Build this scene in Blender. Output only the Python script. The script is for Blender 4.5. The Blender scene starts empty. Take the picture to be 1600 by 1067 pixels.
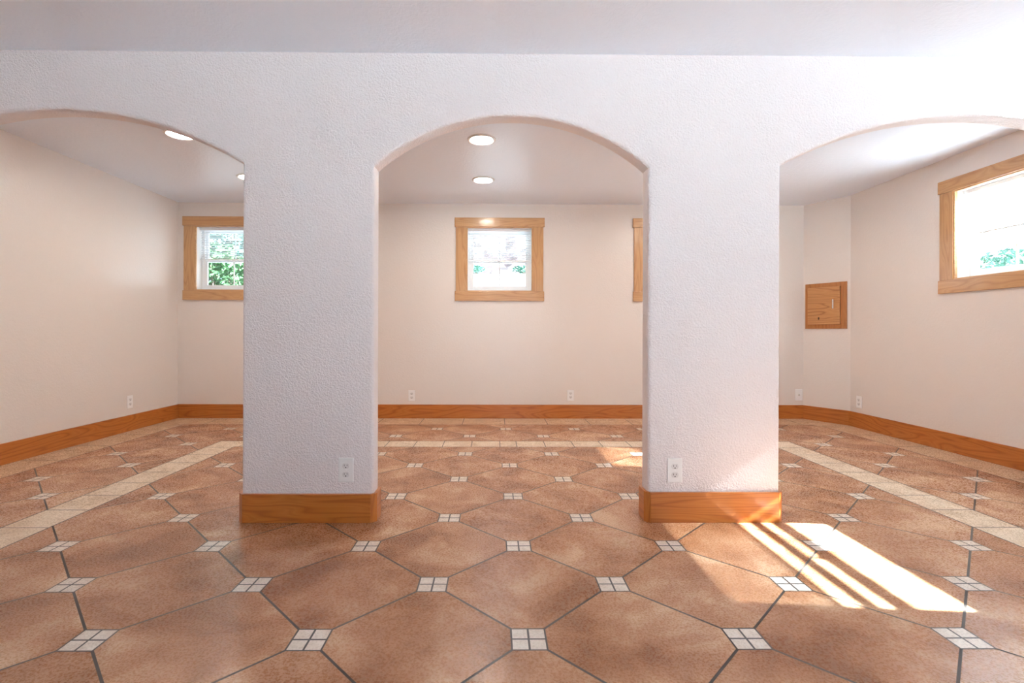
import bpy, bmesh, math, random
from mathutils import Vector, Matrix
random.seed(7)
S = bpy.context.scene
COL = S.collection
PI = math.pi

# ------------------------------------------------------------------ camera, world, sun, exposure
cd = bpy.data.cameras.new('camera')
cam = bpy.data.objects.new('camera', cd); COL.objects.link(cam)
cam.location = (0, 0, 1.0)
cd.sensor_width = 36.0
cd.lens = 780.45 / 1600 * 36
cd.shift_x = (800 - 780.37) / 1600
cd.shift_y = -(533.5 - 520.10) / 1600
cd.clip_start = .05
# yaw .0086 rad to the right, roll -.0028 rad
cam.rotation_mode = 'QUATERNION'
fw = Vector((math.sin(.0086), math.cos(.0086), 0)); rt = Vector((math.cos(.0086), -math.sin(.0086), 0)); up = Vector((0, 0, 1))
M0 = Matrix((rt, up, -fw)).transposed()
cam.rotation_quaternion = (M0 @ Matrix.Rotation(.0028, 3, 'Z')).to_quaternion()
S.camera = cam

w = bpy.data.worlds.new('sky'); S.world = w; w.use_nodes = True
SKY_STRENGTH = 2.75
bg = w.node_tree.nodes['Background']
bg.inputs[0].default_value = (.68, .82, 1.0, 1); bg.inputs[1].default_value = SKY_STRENGTH

sl = bpy.data.lights.new('sun', 'SUN'); sl.energy = 142; sl.angle = math.radians(.53); sl.color = (.81, .91, 1.0)
sun = bpy.data.objects.new('sun', sl); COL.objects.link(sun)
sun.rotation_mode = 'QUATERNION'
sun.rotation_quaternion = Vector((-1, .085, -.677)).to_track_quat('-Z', 'Y')
sun.location = (12, 0, 8)

S.view_settings.view_transform = 'Standard'; S.view_settings.look = 'None'
S.view_settings.gamma = 1; S.view_settings.use_curve_mapping = False
S.view_settings.exposure = 0.0
S.cycles.max_bounces = 14; S.cycles.diffuse_bounces = 8; S.cycles.transparent_max_bounces = 24
S.cycles.sample_clamp_indirect = 60
S.cycles.use_denoising = True
DOWNLIGHT = 135.0

# ------------------------------------------------------------------ dimensions
XL, XR, YB, YF, YR = -3.70, 3.88, 5.86, -2.7, 2.645   # walls; YR = front face of the arched wall
YA2 = 2.76                                             # its rear face
ZF, ZB = 2.478, 2.512                                  # ceilings
CA, CB = (3.635, 5.86), (3.88, 5.42)                   # angled corner
WT = .2
GZ = 1.22                                              # ground outside

# ------------------------------------------------------------------ helpers
def tag(o, label=None, cat=None, group=None, kind=None):
    if label: o['label'] = label
    if cat: o['category'] = cat
    if group: o['group'] = group
    if kind: o['kind'] = kind
    return o

def link(name, bm, mats, parent=None, loc=(0, 0, 0), rz=0.0, smooth=None, rot=None):
    me = bpy.data.meshes.new(name)
    bmesh.ops.recalc_face_normals(bm, faces=bm.faces[:])
    bm.to_mesh(me); bm.free()
    for m in (mats if isinstance(mats, (list, tuple)) else [mats]): me.materials.append(m)
    if smooth is not None:
        me.shade_smooth(); me.set_sharp_from_angle(angle=math.radians(smooth))
    o = bpy.data.objects.new(name, me); COL.objects.link(o)
    o.location = loc
    o.rotation_euler = rot if rot else (0, 0, rz)
    if parent: o.parent = parent
    return o

def empty(name, loc=(0, 0, 0), rz=0.0, parent=None, rot=None):
    o = bpy.data.objects.new(name, None); COL.objects.link(o)
    o.empty_display_size = .1
    o.location = loc; o.rotation_euler = rot if rot else (0, 0, rz)
    if parent: o.parent = parent
    return o

def box(bm, x0, x1, y0, y1, z0, z1, bev=0.0, seg=2):
    b = bmesh.new()
    r = bmesh.ops.create_cube(b, size=1)
    for v in b.verts:
        v.co = Vector(((x0 + x1) / 2 + v.co.x * (x1 - x0), (y0 + y1) / 2 + v.co.y * (y1 - y0), (z0 + z1) / 2 + v.co.z * (z1 - z0)))
    if bev: bmesh.ops.bevel(b, geom=b.edges[:], offset=bev, segments=seg, affect='EDGES', profile=.5)
    me = bpy.data.meshes.new('t'); b.to_mesh(me); b.free(); bm.from_mesh(me); bpy.data.meshes.remove(me)
    return bm

def bx(*a, **k): return box(bmesh.new(), *a, **k)

def prism(pts, z0, z1, bm=None):
    """extrude an xy polygon upward"""
    bm = bm or bmesh.new()
    lo = [bm.verts.new((p[0], p[1], z0)) for p in pts]; hi = [bm.verts.new((p[0], p[1], z1)) for p in pts]
    n = len(pts)
    bm.faces.new(lo[::-1]); bm.faces.new(hi)
    for i in range(n): bm.faces.new((lo[i], lo[(i + 1) % n], hi[(i + 1) % n], hi[i]))
    return bm

def ring_frame(x0, x1, z0, z1, wl, wr, wb, wt, y0, y1, bev=.002):
    """rectangular frame in the xz plane as four mitre-less bars"""
    bm = bmesh.new()
    box(bm, x0, x0 + wl, y0, y1, z0, z1, bev); box(bm, x1 - wr, x1, y0, y1, z0, z1, bev)
    box(bm, x0 + wl, x1 - wr, y0, y1, z0, z0 + wb, bev); box(bm, x0 + wl, x1 - wr, y0, y1, z1 - wt, z1, bev)
    return bm

def lathe(prof, n=40, bm=None, cx=0, cy=0):
    bm = bm or bmesh.new(); rings = []
    for r, z in prof:
        rings.append([bm.verts.new((cx + r * math.cos(2 * PI * i / n), cy + r * math.sin(2 * PI * i / n), z)) for i in range(n)] if r > 1e-6 else [bm.verts.new((cx, cy, z))])
    for a, b in zip(rings, rings[1:]):
        for i in range(n):
            j = (i + 1) % n
            if len(a) == 1 and len(b) == 1: continue
            if len(a) == 1: bm.faces.new((a[0], b[i], b[j]))
            elif len(b) == 1: bm.faces.new((a[i], a[j], b[0]))
            else: bm.faces.new((a[i], a[j], b[j], b[i]))
    return bm

def wall_mesh(L, H, holes, t, z0=0.0):
    """wall in local xz, inner face y=0, outer face y=t, rectangular holes (x0,x1,z0,z1)"""
    xs = sorted({0, L, *[h[0] for h in holes], *[h[1] for h in holes]})
    zs = sorted({z0, H, *[h[2] for h in holes], *[h[3] for h in holes]})
    bm = bmesh.new(); V = {}
    def v(x, y, z):
        k = (round(x, 5), round(y, 5), round(z, 5))
        if k not in V: V[k] = bm.verts.new(k)
        return V[k]
    nx, nz = len(xs) - 1, len(zs) - 1
    def solid(i, j):
        if i < 0 or j < 0 or i >= nx or j >= nz: return False
        cx, cz = (xs[i] + xs[i + 1]) / 2, (zs[j] + zs[j + 1]) / 2
        return not any(h[0] < cx < h[1] and h[2] < cz < h[3] for h in holes)
    for i in range(nx):
        for j in range(nz):
            if not solid(i, j): continue
            a, b, c, d = xs[i], xs[i + 1], zs[j], zs[j + 1]
            bm.faces.new((v(a, 0, c), v(b, 0, c), v(b, 0, d), v(a, 0, d)))
            bm.faces.new((v(a, t, c), v(a, t, d), v(b, t, d), v(b, t, c)))
            if not solid(i - 1, j): bm.faces.new((v(a, 0, c), v(a, 0, d), v(a, t, d), v(a, t, c)))
            if not solid(i + 1, j): bm.faces.new((v(b, 0, c), v(b, t, c), v(b, t, d), v(b, 0, d)))
            if not solid(i, j - 1): bm.faces.new((v(a, 0, c), v(a, t, c), v(b, t, c), v(b, 0, c)))
            if not solid(i, j + 1): bm.faces.new((v(a, 0, d), v(b, 0, d), v(b, t, d), v(a, t, d)))
    return bm

def copy_thing(root, name=None):
    """thing > parts > sub-parts, mesh data shared"""
    r = root.copy(); COL.objects.link(r)
    for ch in [o for o in bpy.data.objects if o.parent == root]:
        c = ch.copy(); COL.objects.link(c); c.parent = r
        for g in [o for o in bpy.data.objects if o.parent == ch]:
            d = g.copy(); COL.objects.link(d); d.parent = c
    return r

# ------------------------------------------------------------------ material helpers
class E:
    """tiny expression wrapper for Math nodes"""
    nt = None
    def __init__(s, v): s.v = v
    @staticmethod
    def op(o, *a):
        n = E.nt.nodes.new('ShaderNodeMath'); n.operation = o
        for i, x in enumerate(a):
            x = x.v if isinstance(x, E) else x
            if isinstance(x, (int, float)): n.inputs[i].default_value = x
            else: E.nt.links.new(x, n.inputs[i])
        return E(n.outputs[0])
    def __add__(s, o): return E.op('ADD', s, o)
    def __radd__(s, o): return E.op('ADD', o, s)
    def __sub__(s, o): return E.op('SUBTRACT', s, o)
    def __rsub__(s, o): return E.op('SUBTRACT', o, s)
    def __mul__(s, o): return E.op('MULTIPLY', s, o)
    __rmul__ = __mul__
    def __truediv__(s, o): return E.op('DIVIDE', s, o)
    def abs(s): return E.op('ABSOLUTE', s)
    def rnd(s): return E.op('ROUND', s)
    def floor(s): return E.op('FLOOR', s)
    def lt(s, o): return E.op('LESS_THAN', s, o)
    def gt(s, o): return E.op('GREATER_THAN', s, o)
    def mx(s, o): return E.op('MAXIMUM', s, o)
    def mn(s, o): return E.op('MINIMUM', s, o)
    def fr(s): return E.op('FRACT', s)

def mat(name, rgb=(.8, .8, .8), rough=.5, metal=0.0, spec=.5, coat=0.0):
    m = bpy.data.materials.new(name); m.use_nodes = True
    b = m.node_tree.nodes['Principled BSDF']
    b.inputs['Base Color'].default_value = (*rgb, 1); b.inputs['Roughness'].default_value = rough
    b.inputs['Metallic'].default_value = metal; b.inputs['Specular IOR Level'].default_value = spec
    b.inputs['Coat Weight'].default_value = coat; b.inputs['Coat Roughness'].default_value = .12
    return m

def noise(nt, vec, scale, detail=3, rough=.5, dist=0.0):
    n = nt.nodes.new('ShaderNodeTexNoise'); n.inputs['Scale'].default_value = scale
    n.inputs['Detail'].default_value = detail; n.inputs['Roughness'].default_value = rough; n.inputs['Distortion'].default_value = dist
    if vec is not None: nt.links.new(vec, n.inputs['Vector'])
    return n

def ramp(nt, fac, stops):
    r = nt.nodes.new('ShaderNodeValToRGB'); cr = r.color_ramp
    while len(cr.elements) < len(stops): cr.elements.new(.5)
    for e, (p, c) in zip(cr.elements, stops):
        e.position = p; e.color = (*c, 1)
    nt.links.new(fac, r.inputs[0]); return r

def mixc(nt, fac, a, b, mode='MIX'):
    n = nt.nodes.new('ShaderNodeMix'); n.data_type = 'RGBA'; n.blend_type = mode
    for i, x in ((0, fac), (6, a), (7, b)):
        x = x.v if isinstance(x, E) else x
        if isinstance(x, (int, float)): n.inputs[i].default_value = x
        elif isinstance(x, tuple): n.inputs[i].default_value = (*x, 1)
        else: nt.links.new(x, n.inputs[i])
    return n.outputs[2]

def plaster(name, rgb, rough, scale, dist, strength, spec=.4):
    """painted orange-peel plaster: raised blobs as bump"""
    m = mat(name, rgb, rough, spec=spec); nt = m.node_tree; b = nt.nodes['Principled BSDF']
    g = nt.nodes.new('ShaderNodeNewGeometry')
    n = noise(nt, g.outputs['Position'], scale, 2.5, .55, .6)
    r = ramp(nt, n.outputs[0], [(.38, (0, 0, 0)), (.62, (1, 1, 1))])
    bp = nt.nodes.new('ShaderNodeBump'); bp.inputs['Strength'].default_value = strength; bp.inputs['Distance'].default_value = dist
    nt.links.new(r.outputs[0], bp.inputs['Height']); nt.links.new(bp.outputs[0], b.inputs['Normal'])
    return m

def wood(name, axis, dark, mid, light, rough=.28):
    m = mat(name, mid, rough, coat=.35); nt = m.node_tree; b = nt.nodes['Principled BSDF']
    tc = nt.nodes.new('ShaderNodeTexCoord'); oi = nt.nodes.new('ShaderNodeObjectInfo')
    mul = nt.nodes.new('ShaderNodeVectorMath'); mul.operation = 'SCALE'; mul.inputs[0].default_value = (17, 31, 23)
    nt.links.new(oi.outputs['Random'], mul.inputs['Scale'])
    add = nt.nodes.new('ShaderNodeVectorMath'); nt.links.new(tc.outputs['Object'], add.inputs[0]); nt.links.new(mul.outputs[0], add.inputs[1])
    def stretched(sa, sc):
        mp = nt.nodes.new('ShaderNodeMapping'); nt.links.new(add.outputs[0], mp.inputs['Vector'])
        s = [sc, sc, sc]; s['XYZ'.index(axis)] = sa; mp.inputs['Scale'].default_value = s
        return mp.outputs[0]
    n1 = noise(nt, stretched(.55, 4.2), 1.6, 2, .45, .3)
    E.nt = nt
    rings = (E(n1.outputs[0]) * 11.0)
    saw = E.op('PINGPONG', rings, .5) * 2.0
    fib = noise(nt, stretched(3.0, 130), 1.0, 2, .6)
    big = noise(nt, stretched(.7, 3.0), 1.0, 2, .5)
    c = ramp(nt, saw.v, [(0, dark), (.28, mid), (.7, light), (1, mid)])
    c2 = mixc(nt, E(fib.outputs[0]) * .55, c.outputs[0], tuple(x * .72 for x in mid))
    c3 = mixc(nt, E(big.outputs[0]) * .5, c2, mid)
    nt.links.new(c3, b.inputs['Base Color'])
    return m

M = {}
M['wall'] = plaster('cream_wall_paint', (.79, .72, .67), .26, 55, .0016, .35, .5)
M['arch'] = plaster('textured_white_plaster', (.81, .745, .745), .5, 90, .0042, .55)
M['ceil'] = plaster('white_ceiling_paint', (.80, .84, .925), .36, 42, .0025, .35, .5)
M['oakX'] = wood('oak_trim_lengthwise', 'X', (.46, .22, .085), (.60, .325, .14), (.68, .40, .19))
M['oakZ'] = wood('oak_trim_upright', 'Z', (.46, .22, .085), (.60, .325, .14), (.68, .40, .19))
M['baseX'] = wood('honey_oak_baseboard', 'X', (.32, .08, .012), (.52, .155, .026), (.60, .215, .046), .28)
M['baseZ'] = wood('honey_oak_block', 'Z', (.32, .08, .012), (.52, .155, .026), (.60, .215, .046), .28)
M['panelX'] = wood('oak_panel_door', 'X', (.27, .085, .02), (.56, .25, .085), (.64, .32, .12), .3)
M['panelF'] = wood('oak_panel_frame', 'Z', (.36, .12, .028), (.46, .17, .042), (.52, .21, .06), .3)
M['vinyl'] = mat('white_vinyl', (.86, .87, .88), .35)
M['liner'] = mat('white_painted_jamb', (.84, .82, .80), .3)
M['slat'] = mat('white_blind_slat', (.88, .89, .90), .4)
M['plate'] = mat('white_plastic', (.86, .84, .83), .3)
M['dark'] = mat('dark_slot', (.015, .013, .012), .6)
M['chrome'] = mat('polished_nickel', (.8, .78, .74), .18, 1.0)
M['trimring'] = mat('white_lamp_trim', (.82, .80, .79), .35)
M['concrete'] = mat('pale_concrete', (.80, .80, .80), .8)
M['whitewall'] = mat('white_garden_wall', (.86, .86, .85), .8)
M['leaf'] = mat('green_leaf', (.045, .11, .04), .5)
M['leaf2'] = mat('teal_green_leaf', (.06, .17, .12), .5)
M['bark'] = mat('grey_brown_bark', (.16, .11, .08), .9)
M['lawn'] = mat('grey_soil', (.13, .135, .14), .9)
M['recept'] = mat('white_receptacle_plastic', (.74, .71, .70), .35)
M['fence'] = mat('pale_fence_board', (.78, .74, .66), .7)

def lens_material():
    m = bpy.data.materials.new('lit_lens'); m.use_nodes = True; nt = m.node_tree; nt.nodes.clear()
    e = nt.nodes.new('ShaderNodeEmission'); e.inputs[0].default_value = (1, .92, .82, 1); e.inputs[1].default_value = DOWNLIGHT
    o = nt.nodes.new('ShaderNodeOutputMaterial'); nt.links.new(e.outputs[0], o.inputs[0]); return m
M['lens'] = lens_material()

def glass_material():
    m = bpy.data.materials.new('window_glass'); m.use_nodes = True; nt = m.node_tree; nt.nodes.clear()
    t = nt.nodes.new('ShaderNodeBsdfTransparent'); t.inputs[0].default_value = (.95, .98, .97, 1)
    g = nt.nodes.new('ShaderNodeBsdfGlossy'); g.inputs['Roughness'].default_value = .02
    f_ = nt.nodes.new('ShaderNodeLayerWeight'); E.nt = nt; fe = E.op('POWER', E(f_.outputs['Facing']), 4.0) * .6 + .04
    x = nt.nodes.new('ShaderNodeMixShader'); o = nt.nodes.new('ShaderNodeOutputMaterial')
    nt.links.new(fe.v, x.inputs[0]); nt.links.new(t.outputs[0], x.inputs[1]); nt.links.new(g.outputs[0], x.inputs[2]); nt.links.new(x.outputs[0], o.inputs[0])
    return m
M['glass'] = glass_material()

def rock_material():
    m = mat('pink_grey_rocks', (.4, .35, .34), .9); nt = m.node_tree; b = nt.nodes['Principled BSDF']
    tc = nt.nodes.new('ShaderNodeTexCoord')
    v = nt.nodes.new('ShaderNodeTexVoronoi'); v.inputs['Scale'].default_value = 7.0
    nt.links.new(tc.outputs['Object'], v.inputs['Vector'])
    r = ramp(nt, v.outputs['Color'], [(0, (.008, .005, .005)), (.35, (.045, .024, .026)), (.65, (.10, .08, .09)), (1, (.025, .012, .012))])
    nt.links.new(r.outputs[0], b.inputs['Base Color']); return m
M['rock'] = rock_material()

def floor_material():
    m = mat('patterned_tile', rough=.3, spec=.5); nt = m.node_tree; b = nt.nodes['Principled BSDF']; E.nt = nt
    tc = nt.nodes.new('ShaderNodeTexCoord'); P3 = tc.outputs['Object']
    sp = nt.nodes.new('ShaderNodeSeparateXYZ'); nt.links.new(P3, sp.inputs[0])
    x, y = E(sp.outputs[0]), E(sp.outputs[1])
    a, X0, Y0 = .7141, .1125, 1.6317
    u, v = (x - X0) / a, (y - Y0) / a
    p, q = u + v, u - v
    pr, qr = p.rnd(), q.rnd()
    k = a / math.sqrt(2)
    GW = .0043                                                   # half grout width
    g_tile = ((p - pr).abs().mn((q - qr).abs()) * k).lt(GW)
    du, dv = ((u - (pr + qr) * .5) * a).abs(), ((v - (pr - qr) * .5) * a).abs()
    dm = du.mx(dv)
    HI = .0535
    ins = dm.lt(HI + .006)
    g_ins = E.op('MAXIMUM', dm.gt(HI), du.mn(dv).lt(.0035))
    # stripe (U shape) 
    xl0, xl1, xr0, xr1, ys0, ys1 = -2.515, -2.272, 2.483, 2.722, 4.385, 4.615
    xc = (x - (xl0 + xr1) / 2).abs(); ho = (xr1 - xl0) / 2; hi = (xr0 - xl1) / 2
    so = (xc - ho).mx(y - ys1)                                    # <0 inside the outer outline
    si = (xc - hi).mx(y - ys0)                                    # <0 inside the inner outline
    stripe = so.lt(0) * si.gt(0)
    g_str = so.abs().mn(si.abs()).lt(GW) * so.lt(GW)
    side = xc.gt(hi) * y.lt(ys1)                                  # on the side runs
    jy = (((y - 2.567) / .2555 + .5).fr() - .5).abs() * .2555
    xs1 = ((x - .045) / .2535); xs2 = ((x - .194) / .2535)
    isr = x.gt(.194); mid = x.gt(.045) * x.lt(.194)
    xs = xs1 * (1 - isr) + xs2 * isr
    jx = (((xs + .5).fr() - .5).abs() * .2535) + mid * E.op('MINIMUM', x - .045, .194 - x).mx(0) 
    jx = mid * E.op('MINIMUM', x - .045, .194 - x) + (1 - mid) * (((xs + .5).fr() - .5).abs() * .2535)
    js = (side * jy + (1 - side) * jx).lt(GW * .8)
    # outer border along the walls
    bo = (-3.366 - x).mx(x - 3.55).mx(y - 5.447)
    cn = ((x - 3.55) * .874 + (y - 5.30) * .487)
    bo = bo.mx(cn)
    border = bo.gt(0)
    g_bor = bo.abs().lt(GW)
    bside = (x.lt(-3.366) + x.gt(3.55)).mn(1)
    bjy = (((y - 3.42) / .494 + .5).fr() - .5).abs() * .494
    bjx = (((x - .11) / .468 + .5).fr() - .5).abs() * .468
    jb = (bside * bjy + (1 - bside) * bjx).lt(GW * .8)
    # per-tile variation
    wn = nt.nodes.new('ShaderNodeTexWhiteNoise'); wn.noise_dimensions = '2D'
    cb = nt.nodes.new('ShaderNodeCombineXYZ')
    nt.links.new(p.floor().v, cb.inputs[0]); nt.links.new(q.floor().v, cb.inputs[1]); nt.links.new(cb.outputs[0], wn.inputs['Vector'])
    off = nt.nodes.new('ShaderNodeVectorMath'); off.operation = 'SCALE'; off.inputs['Scale'].default_value = 9.0
    nt.links.new(wn.outputs['Color'], off.inputs[0])
    pv = nt.nodes.new('ShaderNodeVectorMath'); nt.links.new(P3, pv.inputs[0]); nt.links.new(off.outputs[0], pv.inputs[1])
    n1 = noise(nt, pv.outputs[0], 3.4, 12, .62, .4); n2 = noise(nt, pv.outputs[0], 120, 5, .7, .0); n3 = noise(nt, pv.outputs[0], 300, 3, .6)
    f = E(n1.outputs[0]) * .78 + E(n2.outputs[0]) * .14 + E(n3.outputs[0]) * .08 + (E(wn.outputs['Value']) - .5) * .03
    brown = ramp(nt, f.v, [(.385, (.27, .108, .046)), (.47, (.395, .178, .085)), (.535, (.475, .243, .13)), (.64, (.63, .40, .245))])
    n4 = noise(nt, P3, 7, 6, .65, .8)
    cream = ramp(nt, n4.outputs[0], [(.3, (.56, .41, .28)), (.5, (.70, .55, .40)), (.7, (.80, .67, .53))])
    bordc = ramp(nt, n4.outputs[0], [(.3, (.50, .32, .19)), (.5, (.62, .44, .29)), (.7, (.72, .55, .39))])
    n5 = noise(nt, P3, 24, 4, .6)
    insc = ramp(nt, n5.outputs[0], [(.3, (.68, .58, .49)), (.7, (.82, .74, .66))])
    grout = (.055, .042, .036)
    c = mixc(nt, g_tile, brown.outputs[0], grout)
    c = mixc(nt, ins, c, insc.outputs[0])
    gi = ins * g_ins
    c = mixc(nt, gi, c, grout)
    c = mixc(nt, stripe, c, cream.outputs[0])
    gs = (stripe * js).mx(g_str)
    c = mixc(nt, gs, c, grout)
    c = mixc(nt, border, c, bordc.outputs[0])
    gb = (border * jb).mx(g_bor)
    c = mixc(nt, gb, c, grout)
    nt.links.new(c, b.inputs['Base Color'])
    notst = (1 - stripe) * (1 - border)
    gall = (notst * ((1 - ins) * g_tile + gi)).mx(gs).mx(gb).mn(1)
    rg = gall * .45 + (1 - gall) * (E(n2.outputs[0]) * .05 + .25)
    nt.links.new(rg.v, b.inputs['Roughness'])
    hgt = (1 - gall) * .8 + E(n2.outputs[0]) * .06
    bp = nt.nodes.new('ShaderNodeBump'); bp.inputs['Strength'].default_value = .30; bp.inputs['Distance'].default_value = .003
    nt.links.new(hgt.v, bp.inputs['Height']); nt.links.new(bp.outputs[0], b.inputs['Normal'])
    return m
M['floor'] = floor_material()

# ------------------------------------------------------------------ floor and ceilings
tag(link('floor', bx(XL - WT, XR + WT, YF - WT, YB + WT, -.15, 0), M['floor']), 'brown clipped tiles with white four-piece inserts and cream stripe bands', 'floor', kind='structure')
tag(link('ceiling_front', bx(XL - WT, XR + WT, YF - WT, (YR + YA2) / 2, ZF, 2.75), M['ceil']), 'white textured ceiling in front of the arches', 'ceiling', kind='structure')
tag(link('ceiling', bx(XL - WT, XR + WT, (YR + YA2) / 2, YB + WT, ZB, 2.75), M['ceil']), 'white ceiling of the room behind the arches', 'ceiling', kind='structure')

# ------------------------------------------------------------------ walls
OPW, OZ0, OZ1 = .77, 1.487, 2.24                     # clear opening inside the casings
WB = [(-3.50, 'w1'), (-.335, 'w2'), (1.755, 'w3')]   # left edge of each opening in the back wall
WRZ0, WRZ1 = 1.462, 2.212
WR = [(4.185, 'w4'), (2.490, 'w5')]                  # far edge of each opening in the right wall
holes = [(x - XL, x - XL + OPW, OZ0, OZ1) for x, _ in WB]
tag(link('wall_back', wall_mesh(XR - XL, ZB, holes, WT), M['wall'], loc=(XL, YB, 0)), 'cream back wall with small high windows', 'wall', kind='structure')
# left wall: local x runs towards +y, outer side towards -x
tag(link('wall_left', wall_mesh(YB - YF + WT, ZB, [], WT), M['wall'], loc=(XL, YF, 0), rz=PI / 2), 'plain cream wall on the left with a soft sheen', 'wall', kind='structure')
W5W, W5Z0 = .97, 1.437
hr = [(YB - 4.185, YB - 4.185 + OPW, WRZ0, WRZ1), (YB - 2.490, YB - 2.490 + W5W, W5Z0, WRZ1)]
tag(link('wall_right', wall_mesh(YB - YF + WT, ZB, hr, WT), M['wall'], loc=(XR, YB, 0), rz=-PI / 2), 'cream wall on the right with an oak framed window', 'wall', kind='structure')
RX0, RX1 = -.6, 3.0                                  # added glazed opening behind the camera, lets fill daylight in
hf = [(XR - RX1, XR - RX0, .0, 2.1)]
tag(link('wall_rear', wall_mesh(XR - XL, ZF, hf, WT), M['wall'], loc=(XR, YF, 0), rz=PI), 'cream wall behind the camera with an added opening for glass doors', 'wall', kind='structure')
ax, ay = CB[0] - CA[0], CB[1] - CA[1]; AL = math.hypot(ax, ay); aang = math.atan2(ay, ax)
tag(link('wall_corner', prism([CA, CB, (XR + .02, CB[1]), (XR + .02, YB + .02), (CA[0], YB + .02)], 0, ZB), M['wall']), 'narrow angled cream wall across the back right corner', 'wall', kind='structure')

# arched wall, one outline running through three openings, bullnose edges
PL0, PL1, PR0, PR1 = -1.335, -.641, .812, 1.517
def arc(xa, xb, spring, apex, n=36):
    h = (xb - xa) / 2; r = apex - spring; R = (h * h + r * r) / (2 * r); cx = (xa + xb) / 2; cz = apex - R
    t = math.asin(h / R)
    return [(cx + R * math.sin(-t + 2 * t * i / n), cz + R * math.cos(-t + 2 * t * i / n)) for i in range(n + 1)]
ARCH = [(-3.265, PL0, 1.893, 2.170), (PL1, PR0, 1.880, 2.153), (PR1, 3.56, 1.897, 2.170)]
RB = .019
def offset_path(pts, d):
    """push the opening outline into the wall by d (mitred)"""
    res = []
    for i, p in enumerate(pts):
        ds = []
        if i > 0: ds.append((Vector(p) - Vector(pts[i - 1])).normalized())
        if i < len(pts) - 1: ds.append((Vector(pts[i + 1]) - Vector(p)).normalized())
        ns = [Vector((-t.y, t.x)) for t in ds]            # left of an upward-over-down path = into the wall
        nn = sum(ns, Vector((0, 0)))
        nn = nn / (nn.length_squared / len(ns)) if len(ns) == 2 else nn
        res.append((p[0] + nn.x * d, p[1] + nn.y * d))
    return res
bm = bmesh.new()
SECT = []
for k in range(7):
    t = k / 6 * PI / 2
    SECT.append((RB * (1 - math.sin(t)), YR + RB * (1 - math.cos(t))))
SECT += [(o_, YR + YA2 - y_) for o_, y_ in reversed(SECT)]
frontp, backp = [bm.verts.new((XL, YR, 0))], [bm.verts.new((XL, YA2, 0))]
for xa, xb, s_, t_ in ARCH:
    pts = [(xa, 0)] + arc(xa, xb, s_, t_) + [(xb, 0)]
    rows = []
    for o_, y_ in SECT:
        rows.append([bm.verts.new((px_, y_, pz_)) for px_, pz_ in offset_path(pts, o_)])
    for a_, b_ in zip(rows, rows[1:]):
        for i in range(len(a_) - 1):
            bm.faces.new((a_[i], a_[i + 1], b_[i + 1], b_[i]))
    frontp += rows[0]; backp += rows[-1]
for x_, z_ in ((XR, 0), (XR, ZF + .02), (XL, ZF + .02)):
    frontp.append(bm.verts.new((x_, YR, z_))); backp.append(bm.verts.new((x_, YA2, z_)))
ff, bf = bm.faces.new(frontp), bm.faces.new(backp[::-1])
m_ = len(frontp)
for a_, b_ in ((m_ - 3, m_ - 2), (m_ - 2, m_ - 1), (m_ - 1, 0)):
    bm.faces.new((frontp[a_], frontp[b_], backp[b_], backp[a_]))
bm.normal_update(); bmesh.ops.triangulate(bm, faces=[ff, bf])
o = link('wall_arches', bm, M['arch'], smooth=28)
tag(o, 'textured white wall with three segmental arches and two square pillars', 'wall', kind='structure')

# ------------------------------------------------------------------ baseboards
BH, BT = .160, .018
def board(name, p, q, side, h=BH, t=BT, m='baseX', parent=None):
    """board whose wall face runs p->q; side +1 = thickness to the left of p->q"""
    L = math.hypot(q[0] - p[0], q[1] - p[1]); a = math.atan2(q[1] - p[1], q[0] - p[0])
    y0, y1 = (0, t) if side > 0 else (-t, 0)
    return link(name, bx(0, L, y0, y1, 0, h, .0025), M[m], loc=(p[0], p[1], 0), rz=a, parent=parent)
for nm, p, q, s, lb in (('baseboard_left', (XL, YA2), (XL, YB), -1, 'honey oak baseboard along the left wall'),
                        ('baseboard_back', (XL + BT, YB), (CA[0] + .004, YB), -1, 'honey oak baseboard along the back wall'),
                        ('baseboard_corner', (CA[0] - .0, CA[1]), (CB[0], CB[1]), -1, 'short honey oak baseboard on the angled corner wall'),
                        ('baseboard_right', (XR, CB[1] + .004), (XR, YA2), -1, 'honey oak baseboard along the right wall')):
    tag(board(nm, p, q, s), lb, 'baseboard', kind='structure')

def pillar_base(name, x0, x1, h, label):
    t = .017; c = .028
    e = tag(empty(name, ((x0 + x1) / 2, YR, 0)), label, 'baseboard', kind='structure')
    cx = (x0 + x1) / 2
    X0, X1, Y0, Y1 = x0 - t - cx, x1 + t - cx, -t, YA2 - YR + t       # outer rectangle, local
    link('front_board', bx(X0 + c, X1 - c, Y0, 0, 0, h, .0015), M['baseX'], e)
    link('back_board', bx(X0 + c, X1 - c, Y1 - t, Y1, 0, h, .0015), M['baseX'], e)
    for xa in (X0, X1 - t):
        L = (Y1 - c) - (Y0 + c)
        link('side_board', bx(0, L, -t, 0, 0, h, .0015), M['baseX'], e, loc=(xa, Y0 + c, 0), rz=PI / 2)
    for sx in (0, 1):
        for sy in (0, 1):
            dx, dy = (1, -1)[sx], (1, -1)[sy]
            px, py = (X0, X1)[sx], (Y0, Y1)[sy]
            pts = [(px + dx * c, py), (px, py + dy * c), (px + dx * .0185, py + dy * (c + .001)), (px + dx * (c + .001), py + dy * .0185)]
            link('corner_block', prism(pts, 0, h), M['baseZ'], e)
pillar_base('baseboard_left_pillar', PL0, PL1, .150, 'honey oak baseboard wrapped around the left pillar')
pillar_base('baseboard_right_pillar', PR0, PR1, .160, 'honey oak baseboard wrapped around the right pillar, streaked with sunlight')

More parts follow.
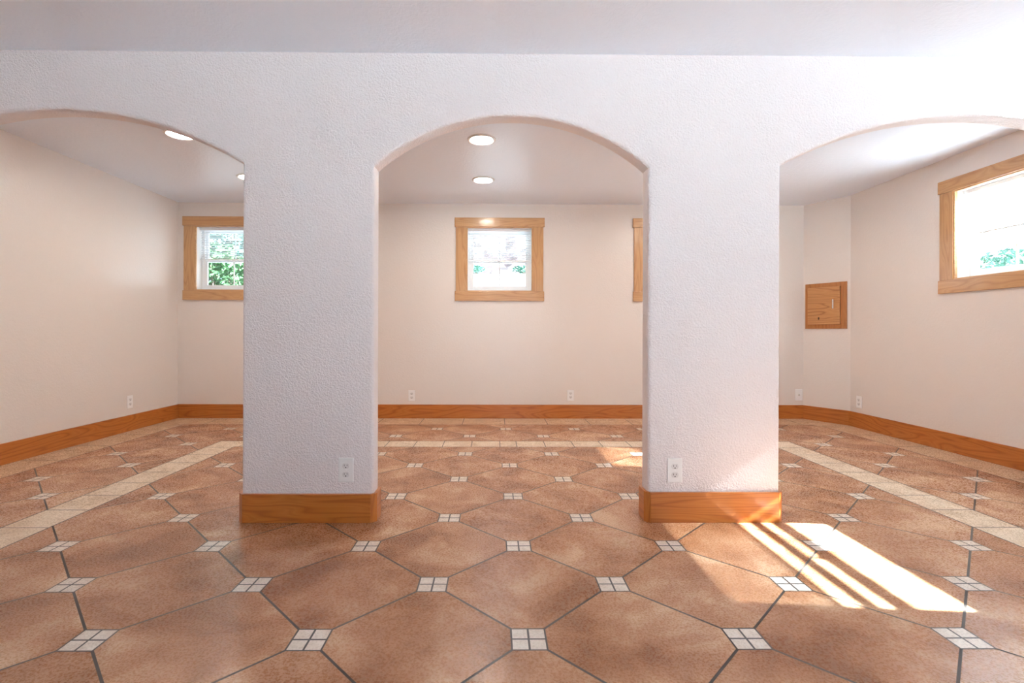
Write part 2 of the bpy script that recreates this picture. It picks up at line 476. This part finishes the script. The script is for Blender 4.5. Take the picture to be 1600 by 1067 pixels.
# ------------------------------------------------------------------ windows
def make_window(name, loc, rz, label, z0, z1, w=OPW, casing=True, rail=.47, muntins=True, extra_bars=()):
    """local x along the wall seen from inside, y outward, origin at the opening's lower left corner on the wall face"""
    e = tag(empty(name, loc, rz), label, 'window', kind='structure')
    h = z1 - z0
    if casing:
        cw, hw, ct = .127, .107, .019
        for s in (0, 1):
            xa = -cw if s == 0 else w
            link('side_casing', bx(xa, xa + cw, -ct, 0, 0, h, .0025), M['oakZ'], e)
        link('head_casing', bx(-cw - .014, w + cw + .014, -ct - .004, 0, h, h + hw, .0025), M['oakX'], e)
        link('sill_casing', bx(-cw - .010, w + cw + .010, -ct - .004, 0, -hw - .006, 0, .0025), M['oakX'], e)
        link('inner_stop', ring_frame(0, w, 0, h, .010, .010, .010, .010, -.012, .014, .001), M['oakX'], e)
    lt = .008
    link('jamb_liner', ring_frame(0, w, 0, h, lt, lt, lt, lt, .014, WT - .02, .0005), M['liner'], e)
    fw_ = .030
    link('frame', ring_frame(lt, w - lt, lt, h - lt, fw_, fw_, fw_, fw_, .118, .178, .002), M['vinyl'], e)
    a, b = lt + fw_, w - lt - fw_
    zb, zt = lt + fw_, h - lt - fw_
    zm = zb + (zt - zb) * rail
    # lower sash (inner track)
    lo = link('lower_sash', ring_frame(a, b, zb, zm + .016, .036, .036, .034, .030, .112, .140, .002), M['vinyl'], e)
    box_l = bx(a + .036, b - .036, .124, .128, zb + .034, zm - .014)
    link('glass', box_l, M['glass'], lo)
    if muntins: link('muntin', bx((a + b) / 2 - .007, (a + b) / 2 + .007, .121, .131, zb + .03, zm - .01, .001), M['vinyl'], lo)
    lk = bmesh.new(); box(lk, (a + b) / 2 - .02, (a + b) / 2 + .02, .098, .114, zm + .004, zm + .014, .002); box(lk, (a + b) / 2 - .006, (a + b) / 2 + .016, .092, .104, zm + .008, zm + .018, .002)
    link('sash_lock', lk, M['vinyl'], lo)
    # upper sash (outer track)
    us = link('upper_sash', ring_frame(a, b, zm - .012, zt, .030, .030, .028, .026, .146, .172, .002), M['vinyl'], e)
    link('glass', bx(a + .030, b - .030, .157, .161, zm + .016, zt - .026), M['glass'], us)
    if muntins: link('muntin', bx((a + b) / 2 - .007, (a + b) / 2 + .007, .154, .164, zm + .012, zt - .02, .001), M['vinyl'], us)
    for bz in extra_bars:
        link('added_bar', bx(a + .03, b - .03, .150, .168, bz - .022, bz + .022, .001), M['vinyl'], us)  # added bar, blocks sun to split the floor patch into bands
    return e

def make_blind(loc, rz, label, w, h, drop, tilt=18, pitch=.0205, group='mini blinds in the windows'):
    """origin at the opening's lower left corner on the wall face; hangs from the head"""
    e = tag(empty('window_blind', loc, rz), label, 'blind', group)
    x0, x1 = .014, w - .014; zt = h - .009; yc = .078
    link('headrail', bx(x0, x1, yc - .016, yc + .016, zt - .030, zt, .002), M['slat'], e)
    bm = bmesh.new(); z = zt - .045; zend = zt - drop
    ca, sa = math.cos(math.radians(tilt)), math.sin(math.radians(tilt))
    while z > zend + .012:
        rows = []
        for k in range(4):
            s = (k / 3 - .5) * .025; crown = .0022 * (1 - (2 * (k / 3) - 1) ** 2)
            rows.append((yc + s * ca - crown * sa, z + s * sa + crown * ca))
        th = .0007
        up_ = [[bm.verts.new((x, yy, zz + th)) for x in (x0 + .004, x1 - .004)] for yy, zz in rows]
        dn = [[bm.verts.new((x, yy, zz)) for x in (x0 + .004, x1 - .004)] for yy, zz in rows]
        for k in range(3):
            bm.faces.new((up_[k][0], up_[k][1], up_[k + 1][1], up_[k + 1][0]))
            bm.faces.new((dn[k][0], dn[k + 1][0], dn[k + 1][1], dn[k][1]))
        for k in (0, 3):
            bm.faces.new((up_[k][0], dn[k][0], dn[k][1], up_[k][1]))
        z -= pitch
    link('slats', bm, M['slat'], e)
    link('bottom_rail', bx(x0 + .003, x1 - .003, yc - .012, yc + .012, zend - .010, zend + .006, .003), M['slat'], e)
    for cx in (x0 + .10, x1 - .10):
        link('ladder_cord', bx(cx - .0008, cx + .0008, yc - .0141, yc - .0129, zend, zt - .02), M['slat'], e)
    wd = bmesh.new(); bmesh.ops.create_cone(wd, cap_ends=True, segments=8, radius1=.0035, radius2=.003, depth=drop * 1.05)
    for v in wd.verts: v.co += Vector((x0 + .06, yc - .026, zt - .03 - drop * .53))
    link('tilt_wand', wd, M['plate'], e)
    return e

LB = ['small oak framed back window nearest the left wall, partly behind the left pillar', 'small oak framed window centred in the middle arch', 'oak framed back window mostly hidden behind the right pillar']
BB = ['white half-lowered mini blind in the back window nearest the left wall', 'white half-lowered mini blind in the window seen through the middle arch', 'white mini blind in the back window behind the right pillar']
for i, (x, _) in enumerate(WB):
    make_window('window_%d' % (i + 1), (x, YB, OZ0), 0, LB[i], OZ0, OZ1, rail=.475)
    make_blind((x, YB, OZ0), 0, BB[i], OPW, OZ1 - OZ0, .375, tilt=-10)
make_window('window_4', (XR, WR[0][0], WRZ0), -PI / 2, 'oak framed window high on the right wall, glowing with daylight', WRZ0, WRZ1, rail=.475)
make_blind((XR, WR[0][0], WRZ0), -PI / 2, 'white half-lowered mini blind in the bright window of the right wall', OPW, WRZ1 - WRZ0, .375, tilt=0)
make_window('window_5', (XR, WR[1][0], W5Z0), -PI / 2, 'oak framed window on the right wall in front of the arches', W5Z0, WRZ1, w=W5W, rail=.33, muntins=False, extra_bars=(1.80 - W5Z0,))  # unseen window read off the sun patch; extra bar added to band it
make_blind((XR, WR[1][0], W5Z0), -PI / 2, 'white mini blind raised high in the right wall window in front of the arches', W5W, WRZ1 - W5Z0, .385, tilt=-3.5)

def added_glass_door(name, loc, rz, w, h, panels, label):
    e = tag(empty(name, loc, rz), label, 'door', kind='structure')
    link('frame', ring_frame(0, w, 0, h, .05, .05, .04, .05, .05, .15, .003), M['vinyl'], e)
    pw = (w - .1) / panels
    for k in range(panels):
        a = .05 + k * pw
        pn = link('panel', ring_frame(a, a + pw, .04, h - .05, .06, .06, .08, .07, .07 + .03 * (k % 2), .10 + .03 * (k % 2), .003), M['vinyl'], e)
        link('glass', bx(a + .06, a + pw - .06, .083 + .03 * (k % 2), .087 + .03 * (k % 2), .12, h - .12), M['glass'], pn)
    return e
added_glass_door('added_door_1', (RX1, YF, 0), PI, RX1 - RX0, 2.1, 3, 'white framed glass doors added unseen behind the camera for fill daylight')  # added out of view so daylight fills the front room

# ------------------------------------------------------------------ outlets
def make_outlet(label):
    """faces -y, origin at plate centre on the wall"""
    e = tag(empty('wall_outlet'), label, 'outlet')
    W2, H2 = .0395, .0645
    link('cover_plate', bx(-W2, W2, -.007, 0, -H2, H2, .004, 3), M['plate'], e)
    for s in (1, -1):
        zc = s * .0225
        bm = bmesh.new(); pts = []
        for i in range(32):
            t = 2 * PI * i / 32; x, z = .0185 * math.cos(t), .0185 * math.sin(t); z = max(-.0145, min(.0145, z)); pts.append((x, z))
        f = [bm.verts.new((x, -.0088, zc + z)) for x, z in pts]; g = [bm.verts.new((x, -.006, zc + z)) for x, z in pts]
        bm.faces.new(f)
        for i in range(32): bm.faces.new((f[i], g[i], g[(i + 1) % 32], f[(i + 1) % 32]))
        r = link('receptacle', bm, M['recept'], e)
        sb = bmesh.new()
        box(sb, -.0085, -.0062, -.0092, -.0082, zc - .002, zc + .0075); box(sb, .0058, .0080, -.0092, -.0082, zc - .001, zc + .0065)
        b2 = lathe([(0, -.0082), (.0032, -.0082), (.0032, -.0092), (0, -.0092)], 14)
        for v in b2.verts: v.co = Vector((v.co.x, v.co.z, v.co.y + zc - .0085))
        me = bpy.data.meshes.new('t'); b2.to_mesh(me); b2.free(); sb.from_mesh(me); bpy.data.meshes.remove(me)
        sl_ = link('slot', sb, M['dark'], r); sl_['label'] = 'dark plug slots and round ground hole'
    b2 = lathe([(0, -.0085), (.003, -.008), (.0034, -.006)], 14)
    for v in b2.verts: v.co = Vector((v.co.x, v.co.z, v.co.y))
    link('screw', b2, M['plate'], e)
    return e
ol = [((-.7845, YR, .2755), 0, 'white double outlet low on the left pillar'),
      ((.9545, YR, .2735), 0, 'white double outlet low on the right pillar'),
      ((-.974, YB, .263), 0, 'white outlet on the back wall just right of the left pillar'),
      ((.888, YB, .271), 0, 'white outlet on the back wall just left of the right pillar'),
      ((XL, 5.09, .292), PI / 2, 'white outlet low on the left wall'),
      ((XR, 5.284, .275), -PI / 2, 'white outlet on the right wall beside the angled corner')]
proto = make_outlet(ol[0][2]); proto.location = ol[0][0]
for loc, rz, lb in ol[1:]:
    c = copy_thing(proto); c.location = loc; c.rotation_euler = (0, 0, rz); c['label'] = lb
e = tag(empty('cable_jack', (3.58, YB, .280)), 'white cable jack plate on the back wall beneath the oak panel', 'wall plate')
link('cover_plate', bx(-.044, .044, -.007, 0, -.066, .066, .004, 3), M['plate'], e)
b2 = lathe([(.009, 0), (.009, .006), (.005, .006), (.005, .013), (0, .013)], 18)
for v in b2.verts: v.co = Vector((v.co.x, -.006 - v.co.z, v.co.y))
link('connector', b2, M['chrome'], e)['label'] = 'small round metal cable connector'

# ------------------------------------------------------------------ recessed lights
def make_downlight(label):
    e = tag(empty('ceiling_light'), label, 'ceiling light', 'recessed lights in the rear ceiling')
    link('trim_ring', lathe([(.112, 0), (.112, -.004), (.106, -.010), (.096, -.012), (.088, -.008), (.084, -.001), (.084, 0)], 48), M['trimring'], e, smooth=50)
    link('lens', lathe([(0, -.0055), (.06, -.005), (.0845, -.003), (.0845, -.001)], 48), M['lens'], e, smooth=50)['label'] = 'glowing warm white lens'
    return e
dl = [((-.110, 3.905, ZB), 'lit recessed ceiling light, nearer one in the middle arch'), ((-.121, 4.935, ZB), 'lit recessed ceiling light, farther one in the middle arch'),
      ((-2.41, 3.835, ZB), 'lit recessed ceiling light cut by the left arch curve'), ((-2.405, 4.89, ZB), 'lit recessed ceiling light just peeking out at the left pillar edge'),
      ((2.1, 3.9, ZB), 'added recessed ceiling light filling the right bay, nearer one hidden by the right pillar'), ((2.1, 4.92, ZB), 'added recessed ceiling light filling the right bay, farther one hidden by the right pillar')]  # right bay pair is added unseen to brighten the rear room
proto = make_downlight(dl[0][1]); proto.location = dl[0][0]
for loc, lb in dl[1:]:
    c = copy_thing(proto); c.location = loc; c['label'] = lb

# ------------------------------------------------------------------ access panel on the angled wall
e = tag(empty('access_panel', (CA[0], CA[1], 1.057), aang), 'square oak access panel door on the angled corner wall', 'access panel')
s0, s1, ph = .030, .472, .520
link('frame', ring_frame(s0, s1, 0, ph, .062, .062, .062, .062, -.018, 0, .002), M['panelF'], e)['label'] = 'darker oak face frame'
dr = link('door', bx(s0 + .036, s1 - .062, -.036, -.018, .050, ph - .048, .003), M['panelX'], e)
kn = bmesh.new()
hx, hz = s1 - .122, ph * .53
for dz in (-.034, .034):
    b2 = lathe([(.005, 0), (.004, .018), (0, .018)], 12)
    for v in b2.verts: v.co = Vector((hx + v.co.x, -.036 - v.co.z, hz + dz + v.co.y))
    me = bpy.data.meshes.new('t'); b2.to_mesh(me); b2.free(); kn.from_mesh(me); bpy.data.meshes.remove(me)
box(kn, hx - .008, hx + .008, -.060, -.052, hz - .052, hz + .052, .003, 3)
link('handle', kn, M['chrome'], dr)['label'] = 'small polished metal pull handle'
kt = lathe([(0, .0006), (.009, .0006), (.013, 0)], 14)
for v in kt.verts: v.co = Vector((s0 + .16 + v.co.x * .7, -.0360 - v.co.z, .118 + v.co.y * 1.3))
kmat = mat('dark_wood_knot', (.10, .035, .012), .4)
link('wood_knot', kt, kmat, dr)['label'] = 'dark oval knot in the oak'

# ------------------------------------------------------------------ outside
gm = bmesh.new()
box(gm, XR + WT, 26, -12, 26, GZ - .3, GZ)
lm = bx(-26, XR + WT, YB + WT, 26, GZ - .3, GZ)
tag(link('ground', gm, M['concrete']), 'pale sunlit paving outside the right windows', 'ground', kind='structure')
tag(link('soil', lm, M['lawn']), 'grey soil ground outside the back windows', 'ground', kind='structure')
tag(link('terrace', bx(-14, 14, -16, YF - WT, -.25, -.05), M['concrete']), 'pale paved terrace behind the camera', 'ground', kind='structure')
tag(link('garden_wall', bx(-3.2, 6.5, 9.3, 9.55, GZ, 2.10, .01), M['whitewall']), 'low white garden wall outside the middle window', 'garden wall')
bk = bmesh.new()
nx, ny = 40, 16; grid = []
for j in range(ny + 1):
    row = []
    for i in range(nx + 1):
        x = -3.2 + 9.7 * i / nx; t = j / ny
        row.append(bk.verts.new((x + random.uniform(-.06, .06), 9.58 + 4.5 * t, 2.0 + 3.6 * t + random.uniform(-.09, .09))))
    grid.append(row)
for j in range(ny):
    for i in range(nx): bk.faces.new((grid[j][i], grid[j][i + 1], grid[j + 1][i + 1], grid[j + 1][i]))
base = [bk.verts.new((x, y, GZ)) for x, y in ((-3.2, 9.58), (6.5, 9.58), (6.5, 14.1), (-3.2, 14.1))]
bk.faces.new(base)
bk.faces.new(grid[0] + [base[1], base[0]]); bk.faces.new(grid[-1] + [base[2], base[3]])
bk.faces.new([r[0] for r in grid] + [base[3], base[0]]); bk.faces.new([r[-1] for r in grid] + [base[2], base[1]])
tag(link('rocky_bank', bk, M['rock']), 'pink and grey rocky slope rising behind the white garden wall', 'slope', kind='structure')

def plant(name, loc, rx, rz, n, size, lm, label, trunk=.6, cat='shrub', group=None, parts=True):
    e = tag(empty(name, loc), label, cat, group)
    bm = bmesh.new()
    for _ in range(n):
        while True:
            d = Vector((random.uniform(-1, 1), random.uniform(-1, 1), random.uniform(-1, 1)))
            if .25 < d.length < 1: break
        c = Vector((d.x * rx, d.y * rx, trunk + rz + d.z * rz))
        a = Vector((random.gauss(0, 1), random.gauss(0, 1), random.gauss(0, .6))).normalized()
        b = a.cross(Vector((random.gauss(0, 1), random.gauss(0, 1), random.gauss(0, 1)))).normalized()
        nn = a.cross(b); s = size * random.uniform(.7, 1.3)
        p = [c - a * s, c + b * s * .42 + nn * s * .12, c + a * s, c - b * s * .42 + nn * s * .12]
        vs = [bm.verts.new(x) for x in p]; bm.faces.new((vs[0], vs[1], vs[2])); bm.faces.new((vs[0], vs[2], vs[3]))
    link('foliage', bm, M[lm], e)
    tk = bmesh.new(); bmesh.ops.create_cone(tk, cap_ends=True, segments=9, radius1=.09 * rx, radius2=.04 * rx, depth=trunk + rz)
    for v in tk.verts: v.co.z += (trunk + rz) / 2
    for k in range(5):
        an = k * 1.26; b0 = Vector((0, 0, trunk * .9)); b1 = Vector((math.cos(an) * rx * .6, math.sin(an) * rx * .6, trunk + rz * 1.2))
        b2 = bmesh.new(); bmesh.ops.create_cone(b2, cap_ends=True, segments=6, radius1=.04 * rx, radius2=.012 * rx, depth=(b1 - b0).length)
        R = (b1 - b0).to_track_quat('Z', 'Y').to_matrix()
        for v in b2.verts: v.co = R @ v.co + (b0 + b1) / 2
        me = bpy.data.meshes.new('t'); b2.to_mesh(me); b2.free(); tk.from_mesh(me); bpy.data.meshes.remove(me)
    link('trunk', tk, M['bark'], e)
    return e
plant('tree', (-5.35, 9.6, GZ), .75, .62, 1500, .075, 'leaf', 'bushy green tree outside the left back window', .25, 'tree')
plant('tree', (-6.3, 12.2, GZ), 1.5, 1.3, 2200, .11, 'leaf2', 'taller teal green tree farther off outside the left back window', .9, 'tree')
plant('shrub', (-.36, 9.42, 2.10), .17, .075, 260, .035, 'leaf2', 'small teal shrub on the garden wall, left half of the middle window', .02)
plant('shrub', (.56, 9.42, 2.10), .26, .075, 340, .035, 'leaf2', 'small teal shrub on the garden wall, right half of the middle window', .02)
plant('tree', (9.6, 9.3, GZ), .5, .5, 900, .06, 'leaf2', 'pale green tree beyond the right wall window', .4, 'tree')
fb_ = tag(empty('garden_fence', (10.9, 5.2, GZ), PI / 2), 'pale board fence far outside the right wall window', 'fence')
bd = bmesh.new()
for k in range(40): box(bd, k * .2, k * .2 + .185, 0, .02, .05, 1.35, .003)
link('boards', bd, M['fence'], fb_)
for k in range(5): link('post', bx(k * 1.98 - .05, k * 1.98 + .05, .025, .125, 0, 1.45, .004), M['fence'], fb_)
